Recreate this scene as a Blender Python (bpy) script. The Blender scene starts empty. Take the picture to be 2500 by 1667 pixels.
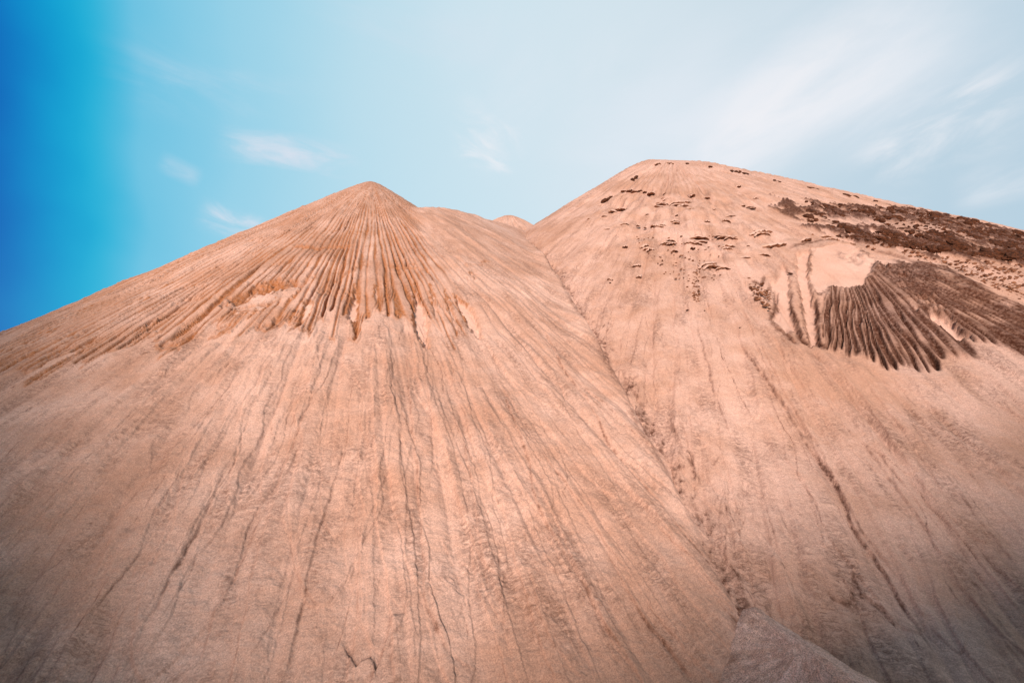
import bpy, bmesh, math, random
import numpy as np
from mathutils import Vector, Matrix

sc = bpy.context.scene
R = math.radians
random.seed(7)
rng = np.random.default_rng(11)

# ------------------------------------------------------------------ camera
FOC, PITCH = 455.1, R(1.5)             # 16 mm lens on a full frame, picture 1024 wide
cam_d = bpy.data.cameras.new('camera')
cam_d.lens = 16.0; cam_d.sensor_width = 36.0
cam_d.clip_start = 0.05; cam_d.clip_end = 6000
cam = bpy.data.objects.new('camera', cam_d)
sc.collection.objects.link(cam)
cam.location = (0, 0, 0)
cam.rotation_euler = (R(90) + PITCH, 0, 0)
sc.camera = cam

# ------------------------------------------------------------------ light and sky
SUN_EL, SUN_AZ = 22.0, -165.0          # degrees; azimuth from +Y (view direction) clockwise, behind left
SUN_STRENGTH, SUN_ANGLE = 4.8, 10.0
EXPO = 0.42
SKY = 0.1
SKG = 10 * 2 ** -EXPO                 # the sky's display colours, undone for strength and exposure
sd = Vector((math.sin(R(SUN_AZ)) * math.cos(R(SUN_EL)), math.cos(R(SUN_AZ)) * math.cos(R(SUN_EL)), math.sin(R(SUN_EL))))
sun_d = bpy.data.lights.new('sun', 'SUN')
sun_d.energy = SUN_STRENGTH; sun_d.angle = R(SUN_ANGLE); sun_d.color = (1.0, 0.895, 0.82)
sun = bpy.data.objects.new('sun', sun_d)
sc.collection.objects.link(sun)
sun.location = (-40, -20, 60)
sun.rotation_euler = (-sd).to_track_quat('-Z', 'Y').to_euler()

world = bpy.data.worlds.new('World'); sc.world = world
world.use_nodes = True


class NT:
    """small helper round a node tree"""
    def __init__(s, tree):
        s.t = tree; s.n = tree.nodes; s.l = tree.links
    def node(s, typ, **kw):
        n = s.n.new(typ)
        for k, v in kw.items():
            setattr(n, k, v)
        return n
    def put(s, sock, v):
        if isinstance(v, bpy.types.NodeSocket): s.l.new(v, sock)
        elif v is not None: sock.default_value = v
    def math(s, op, a, b=None, c=None, clamp=False):
        n = s.node('ShaderNodeMath', operation=op, use_clamp=clamp)
        for i, v in enumerate((a, b, c)): s.put(n.inputs[i], v)
        return n.outputs[0]
    def vmath(s, op, a, b=None):
        n = s.node('ShaderNodeVectorMath', operation=op)
        s.put(n.inputs[0], a)
        if b is not None: s.put(n.inputs['Scale' if op == 'SCALE' else 1], b)
        return n.outputs['Value'] if op in ('DOT_PRODUCT', 'LENGTH', 'DISTANCE') else n.outputs[0]
    def ss(s, v, a, b, lo=0., hi=1.):
        n = s.node('ShaderNodeMapRange', interpolation_type='SMOOTHSTEP')
        s.put(n.inputs['Value'], v)
        for k, x in (('From Min', a), ('From Max', b), ('To Min', lo), ('To Max', hi)): s.put(n.inputs[k], x)
        return n.outputs[0]
    def noise(s, vec, scale, detail=4, rough=.55, dist=0.):
        n = s.node('ShaderNodeTexNoise')
        s.put(n.inputs['Vector'], vec)
        n.inputs['Scale'].default_value = scale; n.inputs['Detail'].default_value = detail
        n.inputs['Roughness'].default_value = rough; n.inputs['Distortion'].default_value = dist
        return n.outputs['Fac']
    def mix(s, f, a, b, mode='MIX'):
        n = s.node('ShaderNodeMix', data_type='RGBA', blend_type=mode)
        s.put(n.inputs['Factor'], f)
        s.put(n.inputs[6], a); s.put(n.inputs[7], b)
        return n.outputs[2]
    def ramp(s, fac, stops, interp='LINEAR'):
        n = s.node('ShaderNodeValToRGB'); cr = n.color_ramp; cr.interpolation = interp
        while len(cr.elements) > 1: cr.elements.remove(cr.elements[-1])
        for i, (p, c) in enumerate(stops):
            e = cr.elements[0] if i == 0 else cr.elements.new(p)
            e.position = p; e.color = (*c, 1)
        s.put(n.inputs[0], fac)
        return n.outputs[0]


def lin(r, g, b):
    f = lambda c: (c / 255 / 12.92) if c / 255 <= .04045 else ((c / 255 + .055) / 1.055) ** 2.4
    return (f(r), f(g), f(b))


def dirpx(X, Y):
    """direction (unit) towards a point of the 2500 px wide photograph, from the camera's place"""
    x = (X / 2.44141 - 512) / FOC; y = (341 - Y / 2.44141) / FOC
    v = Vector((x, math.cos(PITCH) - y * math.sin(PITCH), math.sin(PITCH) + y * math.cos(PITCH)))
    return v.normalized()


def build_world():
    w = NT(world.node_tree); w.n.clear()
    out = w.node('ShaderNodeOutputWorld'); bg = w.node('ShaderNodeBackground')
    w.l.new(bg.outputs[0], out.inputs[0]); bg.inputs['Strength'].default_value = SKY
    sky = w.node('ShaderNodeTexSky', sky_type='NISHITA', sun_disc=False)
    sky.sun_elevation = R(SUN_EL); sky.sun_rotation = R(SUN_AZ); sky.altitude = 100
    sky.dust_density = 1.0
    geo = w.node('ShaderNodeTexCoord')
    d = w.vmath('NORMALIZE', geo.outputs['Generated'])
    sep = w.node('ShaderNodeSeparateXYZ'); w.l.new(d, sep.inputs[0])
    X, Y, Z = sep.outputs
    hor = w.math('SQRT', w.math('ADD', w.math('ADD', w.math('MULTIPLY', X, X), w.math('MULTIPLY', Y, Y)), w.math('MULTIPLY', w.math('MULTIPLY', Z, Z), .12)))
    axis = Vector((math.sin(R(62)), math.cos(R(62)), 0))
    u = w.math('DIVIDE', w.vmath('DOT_PRODUCT', d, tuple(axis)), hor)     # -1 .. 1, clear side to veiled side
    n0 = w.noise(d, 2.2, 4, .5)
    u = w.math('ADD', u, w.math('MULTIPLY', w.math('SUBTRACT', n0, .5), .16))
    def U(px):
        v = dirpx(px, 500); return (v.x * axis.x + v.y * axis.y) / math.hypot(v.x, v.y)
    st = [(-1.0, (124, 120, 116)), (-.78, (72, 98, 128)), (U(-260), (2, 84, 172)), (U(-60), (1, 94, 184)), (U(60), (1, 132, 202)), (U(190), (2, 174, 216)), (U(265), (50, 184, 221)), (U(345), (108, 196, 228)),
          (U(560), (150, 211, 234)), (U(900), (190, 224, 238)), (U(1300), (214, 232, 241)), (U(1800), (212, 227, 236)), (U(2500), (178, 205, 222)), (1.0, (176, 203, 222))]
    col = w.ramp(w.math('MULTIPLY_ADD', u, .5, .5), [((p + 1) / 2, lin(*c)) for p, c in st], 'B_SPLINE')
    col = w.vmath('SCALE', col, SKG)
    # blue-grey patch low on the right where the veil is thinner
    def blob(px, py, rad, soft=1.):
        v = dirpx(px, py)
        a = w.vmath('DISTANCE', d, tuple(v))
        return w.ss(a, rad * (1 - soft), rad, 1, 0)
    def streak(p1, p2, wid, nscale, thr, seed, wlo=0., aniso=5., strength=1.):
        """a strip of cloud lying between two directions of the sky"""
        a, b = dirpx(*p1), dirpx(*p2)
        ax = (b - a).normalized(); c = (a + b) / 2; L = (b - a).length / 2
        nrm = ax.cross(c.normalized()).normalized()
        rel = w.vmath('SUBTRACT', d, tuple(c))
        s = w.vmath('DOT_PRODUCT', rel, tuple(ax)); q = w.vmath('DOT_PRODUCT', rel, tuple(nrm)); zc = w.vmath('DOT_PRODUCT', d, tuple(c.normalized()))
        cv = w.node('ShaderNodeCombineXYZ')
        w.put(cv.inputs[0], w.math('MULTIPLY', s, 1.)); w.put(cv.inputs[1], w.math('MULTIPLY', q, aniso)); cv.inputs[2].default_value = seed
        nn = w.noise(cv.outputs[0], nscale, 6, .6, .6)
        nb = w.noise(cv.outputs[0], nscale * .35, 3, .5)
        q2 = w.math('ADD', q, w.math('MULTIPLY', w.math('SUBTRACT', nb, .5), wid * 1.4))
        m = w.math('MULTIPLY', w.ss(w.math('ABSOLUTE', q2), wid * .05, wid, 1, 0), w.ss(w.math('ABSOLUTE', s), L * .35, L, 1, 0))
        m = w.math('MULTIPLY', m, w.ss(zc, 0.0, .3))
        f = w.math('MULTIPLY', m, w.ss(nn, thr, thr + .38, wlo, 1))
        return w.math('MULTIPLY', f, strength, clamp=True)
    white = (*[SKG * k for k in lin(243, 243, 247)], 1)
    soft = (*[SKG * k for k in lin(232, 238, 246)], 1)
    pink = (*[SKG * k for k in lin(222, 228, 240)], 1)
    col = w.mix(streak((1250, 560), (2750, -120), .20, 2.2, .30, 1.3, .30, 2.4, 1.), col, soft)
    col = w.mix(streak((1600, 420), (2400, -40), .12, 4., .28, 4.1, .25, 3.0, 1.), col, white)
    col = w.mix(streak((1000, 240), (1900, 120), .22, 1.6, .35, 7.7, .2, 1.6, .6), col, soft)
    col = w.mix(streak((2050, 430), (2600, 160), .09, 5., .35, 2.9, .0, 3.2, .75), col, white)
    col = w.mix(streak((2300, 480), (2620, 400), .04, 5., .35, 12.9, .0, 3.2, .5), col, white)
    col = w.mix(streak((500, 345), (900, 400), .045, 8., .36, 3.3, .05, 3.4, .95), col, pink)
    col = w.mix(streak((470, 505), (680, 580), .036, 10., .36, 8.3, .05, 2.6, 1.), col, pink)
    col = w.mix(streak((380, 385), (500, 440), .028, 9., .35, 5.3, .1, 2.4, .45), col, pink)
    col = w.mix(streak((1080, 300), (1290, 400), .08, 9., .42, 6.3, .0, 2.0, .95), col, white)
    col = w.mix(streak((200, 130), (800, 300), .10, 4., .40, 9.3, .0, 3.0, .30), col, pink)
    col = w.mix(streak((600, 0), (1400, 200), .14, 3., .40, 10.3, .0, 3.0, .30), col, pink)
    # the clear Nishita sky still shows a little through the veil
    col = w.mix(.04, col, sky.outputs[0])
    # below the horizon the world is the colour of far hazy ground
    w.put(bg.inputs['Color'], w.mix(w.ss(Z, -.06, .0), (2.2, 1.7, 1.4, 1), col))


build_world()
sc.view_settings.view_transform = 'Standard'
sc.view_settings.look = 'None'
sc.view_settings.exposure = EXPO
sc.view_settings.gamma = 1.0
sc.view_settings.use_curve_mapping = False
sc.cycles.max_bounces = 6
sc.cycles.diffuse_bounces = 3


# ------------------------------------------------------------------ numpy noise
def _hash(ix, iy, seed):
    h = (ix.astype(np.int64) * 374761393 + iy.astype(np.int64) * 668265263 + int(seed) * 1442695041) & 0xffffffff
    h = ((h ^ (h >> 13)) * 1274126177) & 0xffffffff
    return ((h ^ (h >> 16)) & 0xffffff).astype(np.float32) / 16777216.


def pn(x, y, seed=0):
    """gradient noise, about -1 .. 1"""
    x = np.asarray(x, np.float32); y = np.asarray(y, np.float32)
    x, y = np.broadcast_arrays(x, y)
    ix = np.floor(x); iy = np.floor(y); fx = x - ix; fy = y - iy
    ux = fx * fx * fx * (fx * (fx * 6 - 15) + 10); uy = fy * fy * fy * (fy * (fy * 6 - 15) + 10)
    def g(i, j):
        a = _hash(ix + i, iy + j, seed) * 6.2831853
        return np.cos(a) * (fx - i) + np.sin(a) * (fy - j)
    a = g(0, 0) * (1 - ux) + g(1, 0) * ux; b = g(0, 1) * (1 - ux) + g(1, 1) * ux
    return (a * (1 - uy) + b * uy) * 1.5


def fbm(x, y, seed=0, o=4, gain=.5):
    s = 0; a = 1.
    for k in range(o):
        s = s + a * pn(x * 2 ** k + 17.3 * k, y * 2 ** k - 9.1 * k, seed + k); a *= gain
    return s


def rnd1(i, seed):
    return _hash(np.asarray(i), np.zeros_like(np.asarray(i)), seed)


def sst(v, a, b):
    t = np.clip((v - a) / (b - a), 0, 1); return t * t * (3 - 2 * t)


def smax(a, b, k):
    h = np.clip(.5 + .5 * (a - b) / k, 0, 1)
    return b + (a - b) * h + k * h * (1 - h)


# ------------------------------------------------------------------ the heaps' large shapes (plain cones and ridges at the angle of repose)
T = math.tan(R(34))
GROUND = -9.0


def along(X, Y, D):
    v = dirpx(X, Y); return np.array(v) * (D / math.hypot(v.x, v.y))


def ridge(x, y, pts, rnd, slope=T):
    """height of a ridge whose crest follows the 3-D points"""
    best = None
    if len(pts) == 1:
        p = pts[0]; return p[2] + rnd * slope - slope * np.sqrt((x - p[0]) ** 2 + (y - p[1]) ** 2 + rnd * rnd)
    for a, b in zip(pts[:-1], pts[1:]):
        ax, ay = a[0], a[1]; dx, dy = b[0] - ax, b[1] - ay; LL = dx * dx + dy * dy
        m = (b[2] - a[2]) / math.sqrt(LL)
        # best crest point for a cone of influence is shifted along the crest
        s = ((x - ax) * dx + (y - ay) * dy) / math.sqrt(LL)
        q = np.abs((x - ax) * dy - (y - ay) * dx) / math.sqrt(LL)
        sh = q * m / math.sqrt(max(slope * slope - m * m, 1e-6))
        tt = np.clip(s + sh, 0, math.sqrt(LL))
        h = a[2] + m * tt + rnd * slope - slope * np.sqrt((s - tt) ** 2 + q * q + rnd * rnd)
        best = h if best is None else np.maximum(best, h)
    return best


PL = along(907, 446, 34.0)
PR = along(1640, 391, 50.0)
B_PTS = [along(1045, 506, 31.3), along(1105, 513, 33.0), along(1200, 541, 38), along(1275, 565, 42)]
R_PTS = [along(1585, 393, 49.6), along(1700, 397, 50.6), along(1850, 428, 52.5), along(2116, 488, 56), along(2500, 569, 61), along(2900, 660, 70)]
F_PTS = [along(1935, 592, 30.6), along(2035, 588, 30.9), along(2130, 603, 31.0), along(2330, 660, 31.2), along(2560, 770, 31.5)]
S_PTS = [np.array([4.97, 9.45, -5.25]), np.array([5.1, 8.0, -5.06]), np.array([5.6, 4.5, -4.7]), np.array([5.0, 0.5, -5.0])]
S_C = S_PTS[1]


def hL0(x, y):
    return ridge(x, y, [PL], .55)


def hB0(x, y):
    return ridge(x, y, B_PTS, .9)


def hL(x, y):
    return smax(hL0(x, y), hB0(x, y), .35)


def hR0(x, y):
    return smax(ridge(x, y, R_PTS, 1.3), PR[2] - .45 + T * .5 - T * np.sqrt((x - PR[0]) ** 2 + (y - PR[1]) ** 2 + .25), .4)


def hF0(x, y):
    return ridge(x, y, F_PTS, .8, T * 1.02)


def hR(x, y):
    return smax(hR0(x, y), hF0(x, y), .5)


def hS(x, y):
    return ridge(x, y, S_PTS, .07, .58)


def hall(x, y):
    return np.maximum(np.maximum(hL(x, y), hR(x, y)), hS(x, y))


_ts = np.exp(np.linspace(math.log(2.5), math.log(95), 3000))


def at(X, Y, fun=hall):
    """the place on a heap that the photograph shows at (X, Y)"""
    v = np.array(dirpx(X, Y)); P = _ts[:, None] * v
    below = P[:, 2] < fun(P[:, 0], P[:, 1])
    i = int(np.argmax(below)) if below.any() else int(np.argmin(P[:, 2] - fun(P[:, 0], P[:, 1])))
    if i > 0 and below.any():
        lo, hi = _ts[i - 1], _ts[i]
        for _ in range(12):
            m = (lo + hi) / 2; p = m * v
            if p[2] < fun(p[0], p[1]): hi = m
            else: lo = m
        return hi * v
    return P[i]


def Z1(x, y): return (400 + x / 2.6133, 400 + y / 2.6133)      # coordinates noted on three enlargements of the photograph
def Z2(x, y): return (1300 + x / 1.96, 350 + y / 1.96)
def Z3(x, y): return (x / 2.412, 450 + y / 2.412)


def plan(pts, zf, fun=hall):
    return np.array([at(*zf(*p), fun)[:2] for p in pts])


def seg_dist(x, y, poly, closed=False):
    """distance to a polyline, position along it, and side"""
    P = poly if not closed else np.vstack([poly, poly[:1]])
    best = np.full(x.shape, 1e9, np.float32); pos = np.zeros_like(best); side = np.zeros_like(best); acc = 0
    for a, b in zip(P[:-1], P[1:]):
        d = b - a; L = math.hypot(*d) + 1e-9
        s = np.clip(((x - a[0]) * d[0] + (y - a[1]) * d[1]) / (L * L), 0, 1)
        ex = x - a[0] - s * d[0]; ey = y - a[1] - s * d[1]
        q = np.hypot(ex, ey); m = q < best
        best = np.where(m, q, best); pos = np.where(m, acc + s * L, pos)
        side = np.where(m, np.sign(d[0] * ey - d[1] * ex), side)
        acc += L
    return best, pos / acc, side, acc


def inside(x, y, poly):
    r = np.zeros(x.shape, bool); n = len(poly); j = n - 1
    for i in range(n):
        xi, yi = poly[i]; xj, yj = poly[j]
        c = ((yi > y) != (yj > y)) & (x < (xj - xi) * (y - yi) / (yj - yi + 1e-12) + xi)
        r ^= c; j = i
    return r


def box_idx(x, y, poly, pad):
    lo = poly.min(0) - pad; hi = poly.max(0) + pad
    return np.nonzero((x > lo[0]) & (x < hi[0]) & (y > lo[1]) & (y < hi[1]))[0]


def poly_sd(x, y, poly):
    d, pos, _, _ = seg_dist(x, y, poly, True)
    return np.where(inside(x, y, poly), d, -d), pos


# ------------------------------------------------------------------ a heap's mesh: fine near the camera's side, coarser with distance
def polar_points(az0, az1, naz, c, e0, rmax, nr):
    az = np.linspace(R(az0), R(az1), naz)
    te1 = T - c / rmax
    e = np.linspace(R(e0), math.atan(te1), nr)
    r = c / (T - np.tan(e))
    A, Rr = np.meshgrid(az, r)
    return (np.sin(A) * Rr).ravel().astype(np.float64), (np.cos(A) * Rr).ravel().astype(np.float64), nr, naz


def grid_mesh(name, x, y, z, nr, na, keep, attrs, mat):
    """link a regular grid of points as one mesh, dropping the faces where keep is False"""
    idx = np.arange(nr * na).reshape(nr, na)
    q = np.stack([idx[:-1, :-1], idx[:-1, 1:], idx[1:, 1:], idx[1:, :-1]], -1).reshape(-1, 4)
    q = q[keep[q].all(1)]
    used = np.zeros(nr * na, bool); used[q.ravel()] = True
    remap = np.cumsum(used) - 1; q = remap[q]
    me = bpy.data.meshes.new(name)
    nv = int(used.sum()); nf = len(q)
    me.vertices.add(nv); me.loops.add(nf * 4); me.polygons.add(nf)
    me.vertices.foreach_set('co', np.stack([x[used], y[used], z[used]], -1).astype(np.float32).ravel())
    me.loops.foreach_set('vertex_index', q.astype(np.int32).ravel())
    me.polygons.foreach_set('loop_start', np.arange(0, nf * 4, 4, dtype=np.int32))
    me.polygons.foreach_set('use_smooth', np.ones(nf, bool))
    me.update(calc_edges=True)
    for k, v in attrs.items():
        v = v[used] if v.ndim == 1 else v[used, :]
        if v.ndim == 1:
            at_ = me.attributes.new(k, 'FLOAT', 'POINT'); at_.data.foreach_set('value', v.astype(np.float32))
        else:
            at_ = me.attributes.new(k, 'FLOAT_VECTOR', 'POINT'); at_.data.foreach_set('vector', v.astype(np.float32).ravel())
    me.materials.append(mat)
    ob = bpy.data.objects.new(name, me); sc.collection.objects.link(ob)
    print(name, nv, nf)
    return ob


def tag(o, label=None, cat=None, group=None, kind=None):
    for k, v in (('label', label), ('category', cat), ('group', group), ('kind', kind)):
        if v: o[k] = v
    return o


# ------------------------------------------------------------------ materials
def sand_material(name, pale, deep, orange, dark, smudge=.5, grain=1.):
    """dry sand; attributes of the mesh: raw (band soil, and shade painted into grooves, rims and scarps), grit (dark grains, dark lines in cracks), clean (fresh pale sheet), flow (across, down the slope)"""
    m = bpy.data.materials.new(name); m.use_nodes = True
    w = NT(m.node_tree); w.n.clear()
    out = w.node('ShaderNodeOutputMaterial'); b = w.node('ShaderNodeBsdfPrincipled')
    w.l.new(b.outputs[0], out.inputs[0])
    b.inputs['Roughness'].default_value = .95; b.inputs['Specular IOR Level'].default_value = .12
    def attr(n):
        a = w.node('ShaderNodeAttribute', attribute_name=n); return a
    raw, dark_mark, clean = attr('raw').outputs['Fac'], attr('dark_mark').outputs['Fac'], attr('clean').outputs['Fac']
    flow = attr('flow').outputs['Vector']
    co = w.node('ShaderNodeTexCoord').outputs['Object']
    big = w.noise(co, .22, 4, .55)
    mid = w.noise(flow, .9, 5, .6, .4)
    col = w.mix(w.ss(w.math('ADD', w.math('MULTIPLY', big, .6), w.math('MULTIPLY', mid, .4)), .36, .66), (*deep, 1), (*pale, 1))
    # wavy smudges of dark grains lying across the slope
    mp = w.node('ShaderNodeMapping'); w.put(mp.inputs['Vector'], flow); mp.inputs['Scale'].default_value = (1.2, 2.1, 1.)
    sm = w.noise(mp.outputs[0], 1.6, 10, .76, 2.2)
    sm2 = w.noise(mp.outputs[0], 8., 6, .7, .8)
    mc = w.node('ShaderNodeMapping'); w.put(mc.inputs['Vector'], flow); mc.inputs['Scale'].default_value = (1.5, .32, 1.)
    patch = w.math('MULTIPLY', w.ss(w.noise(mc.outputs[0], 1.3, 5, .62, .4), .42, .64), w.ss(w.noise(flow, .5, 3, .6), .30, .56))
    ridged = w.math('SUBTRACT', 1., w.math('MULTIPLY', w.math('ABSOLUTE', w.math('SUBTRACT', sm, .5)), 9.), clamp=True)
    ridged = w.math('MULTIPLY', ridged, w.math('MULTIPLY_ADD', patch, .8, .28))
    ridged = w.math('MULTIPLY', ridged, w.ss(sm2, .34, .58))
    sp = w.math('MULTIPLY', w.ss(sm2, .58, .76), patch)
    sm_all = w.math('MULTIPLY', w.math('ADD', ridged, w.math('MULTIPLY', sp, .6)), smudge, clamp=True)
    sm_all = w.math('MULTIPLY', sm_all, w.math('SUBTRACT', 1., clean, clamp=True))
    gn = w.noise(co, 9., 6, .7)
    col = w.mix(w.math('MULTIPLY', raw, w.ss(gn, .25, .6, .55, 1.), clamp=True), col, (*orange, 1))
    g2 = w.math('MULTIPLY', dark_mark, w.ss(w.noise(co, 5., 7, .75), .34, .62), clamp=True)
    col = w.mix(w.math('MAXIMUM', g2, sm_all), col, (*dark, 1))
    col = w.mix(w.math('MULTIPLY', clean, .5), col, tuple(c * .93 for c in pale) + (1,))
    # single grains
    g = w.noise(co, 38., 3, .9)
    gf = w.noise(co, 130., 2, .8)
    gg = w.math('ADD', w.math('MULTIPLY', w.math('SUBTRACT', g, .5), 1.8 * grain), w.math('MULTIPLY', w.math('SUBTRACT', gf, .5), 1.0 * grain))
    k = w.math('ADD', 1., gg)
    cc = w.node('ShaderNodeCombineXYZ')
    for i in range(3): w.put(cc.inputs[i], k)
    col = w.mix(1., col, cc.outputs[0], 'MULTIPLY')
    w.put(b.inputs['Base Color'], col)
    hgt = w.math('ADD', w.math('ADD', w.math('MULTIPLY', w.noise(mp.outputs[0], 2.2, 8, .62, .6), .040), w.math('MULTIPLY', sm_all, -.012)),
                 w.math('ADD', w.math('MULTIPLY', g, .006), w.math('MULTIPLY', gn, .03)))
    hgt = w.math('MULTIPLY', hgt, w.math('MULTIPLY_ADD', clean, -.8, 1.))
    bp = w.node('ShaderNodeBump'); bp.inputs['Strength'].default_value = .75; bp.inputs['Distance'].default_value = 1.
    w.put(bp.inputs['Height'], hgt); w.l.new(bp.outputs[0], b.inputs['Normal'])
    return m


def clod_material(name, a, b_, rough=.95):
    m = bpy.data.materials.new(name); m.use_nodes = True
    w = NT(m.node_tree); b = w.n['Principled BSDF']
    co = w.node('ShaderNodeTexCoord').outputs['Object']
    n = w.noise(co, 3.5, 8, .7)
    w.put(b.inputs['Base Color'], w.mix(w.ss(n, .35, .65), (*a, 1), (*b_, 1)))
    b.inputs['Roughness'].default_value = rough; b.inputs['Specular IOR Level'].default_value = .1
    bp = w.node('ShaderNodeBump'); bp.inputs['Strength'].default_value = .8; bp.inputs['Distance'].default_value = .08
    w.put(bp.inputs['Height'], w.noise(co, 9., 7, .7)); w.l.new(bp.outputs[0], b.inputs['Normal'])
    return m


ORANGE = (.33, .115, .040)  # groove and scarp shade is painted in this tint
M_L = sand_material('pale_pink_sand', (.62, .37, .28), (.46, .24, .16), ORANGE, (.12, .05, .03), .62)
M_R = sand_material('grey_pink_sand', (.60, .355, .27), (.45, .235, .155), (.062, .018, .008), (.095, .038, .024), .66)  # third colour: dark band soil, and the painted shade of the fan
M_S = sand_material('coarse_pink_sand', (.74, .46, .37), (.54, .30, .21), ORANGE, (.12, .06, .045), .5, 1.8)
M_G = sand_material('yard_sand', (.40, .27, .20), (.30, .19, .13), ORANGE, (.16, .09, .06), .5)
M_CL = clod_material('dark_damp_soil', (.030, .011, .006), (.12, .040, .018))
M_CR = clod_material('hardened_sand_crust', (.30, .14, .085), (.46, .27, .20))
M_LG = clod_material('dark_crust_lip_shade', (.10, .035, .018), (.30, .13, .07))  # shade of ledge lips and undersides put into the colour; crumbs share it
M_LT = clod_material('sandy_crust_top', (.60, .37, .29), (.52, .30, .21))


# ------------------------------------------------------------------ relief shared by the heaps
def lobes(x, y, ap, h, dark_mark, n, th0, th1, rho0, rho1, seed, wscale=1.):
    """tongues of sand that slid down: slightly raised, with a thin step and dark grains round their rim"""
    r = np.random.default_rng(seed)
    dx = x - ap[0]; dy = y - ap[1]
    rho = np.hypot(dx, dy); th = np.arctan2(dx, -dy)
    order = np.argsort(th); ths = th[order]
    for k in range(n):
        c = r.uniform(th0, th1); a = r.uniform(rho0, rho1 - 2); Ln = r.uniform(3, 17); e = a + Ln
        wd = r.uniform(.12, .55) * wscale * (.6 + Ln / 14)
        thick = r.uniform(.004, .016); rel = (wd * 1.6 + .9) / max(a, 2)
        i0, i1 = np.searchsorted(ths, [c - rel, c + rel]); sel = order[i0:i1]
        sel = sel[(rho[sel] > a) & (rho[sel] < e + .3)]
        if len(sel) < 20: continue
        rr = rho[sel]; q = (rr - a) / (e - a)
        wob = fbm(rr * .35 + k * 7.7, np.full_like(rr, k * 3.1), seed, 3, .5) * .11 + fbm(rr * 2.6, np.full_like(rr, k * 1.7), seed + 9, 3, .6) * .012
        arc = (th[sel] - c) * rr - wob
        hw = wd * np.sqrt(np.clip(q * 1.6, 0, 1)) * np.sqrt(np.clip(1 - q ** 5, 0, 1)) * (1 + .25 * pn(rr * .9, k + .5, seed + 3))
        d = hw - np.abs(arc) + .02 * fbm(rr * 6, arc * 6, seed + 5, 2)
        fade = sst(q, 0, .45)
        step = sst(d, -.010, .02)
        h[sel] += thick * fade * step * (1 - .55 * sst(d, .03, max(wd, .1)))
        sidef = 1. if r.random() < .5 else -1.
        line = np.exp(-((d + .006) / .014) ** 2) * fade * np.clip(.35 + .65 * np.sign(arc) * sidef + .5 * sst(q, .85, 1), 0, 1)
        patchy = sst(pn(rr * .8 + 3, k * 2.2, seed + 8), -.45, .35)
        dark_mark[sel] = np.maximum(dark_mark[sel], line * patchy * r.uniform(.35, 1.))
    return rho, th


def crack(x, y, h, raw, dark_mark, poly, depth, w, fade, seed, tint=.9, jag=.15, col='raw'):
    """a ragged scarp: the downhill side drops by depth and recovers over fade"""
    ii = box_idx(x, y, poly, fade * 3 + 1)
    if not len(ii): return
    xx = x[ii] + jag * fbm(x[ii] * 2.5, y[ii] * 2.5, seed, 3); yy = y[ii] + jag * fbm(x[ii] * 2.5 + 40, y[ii] * 2.5, seed + 1, 3)
    d, pos, side, L = seg_dist(xx, yy, poly)
    ends = sst(pos, 0, .12) * sst(1 - pos, 0, .12)
    amp = ends * (.55 + .45 * np.clip(.5 + pn(pos * L * .9, seed + .5, seed + 2), 0, 1))
    s = -d * side
    h[ii] -= depth * amp * sst(s, -w, w) * np.exp(-np.clip(s, 0, None) / fade)
    t = amp * np.exp(-((s - w * .4) / (w * 1.5)) ** 2) * tint
    (raw if col == 'raw' else dark_mark)[ii] = np.maximum((raw if col == 'raw' else dark_mark)[ii], t)


def scar(x, y, h, raw, clean, flute, poly, depth, seed, dk=.8, jag=.08, cl=1.):
    """a patch where the crust slid away, leaving a smooth pale bed and a ragged rim"""
    ii = box_idx(x, y, poly, 1.2)
    if not len(ii): return
    xx = x[ii] + jag * fbm(x[ii] * 3.5, y[ii] * 3.5, seed, 4, .6); yy = y[ii] + jag * fbm(x[ii] * 3.5 + 9, y[ii] * 3.5, seed + 1, 4, .6)
    sd_, pos = poly_sd(xx, yy, poly)
    m = sst(sd_, -.05, .10)
    flute[ii] *= (1 - m)
    h[ii] -= depth * m
    clean[ii] = np.maximum(clean[ii], cl * sst(sd_, .02, .12))
    rim = (.25 + .75 * sst(poly[:, 0].mean() - xx, -.15, .15)) * np.exp(-((sd_ + .01) / .065) ** 2) * sst(pn(pos * 40, seed, seed + 4), -.6, .1)  # edge shade painted into the rim, strongest on its left
    raw[ii] = np.maximum(raw[ii] * (1 - m), rim * dk)


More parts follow.
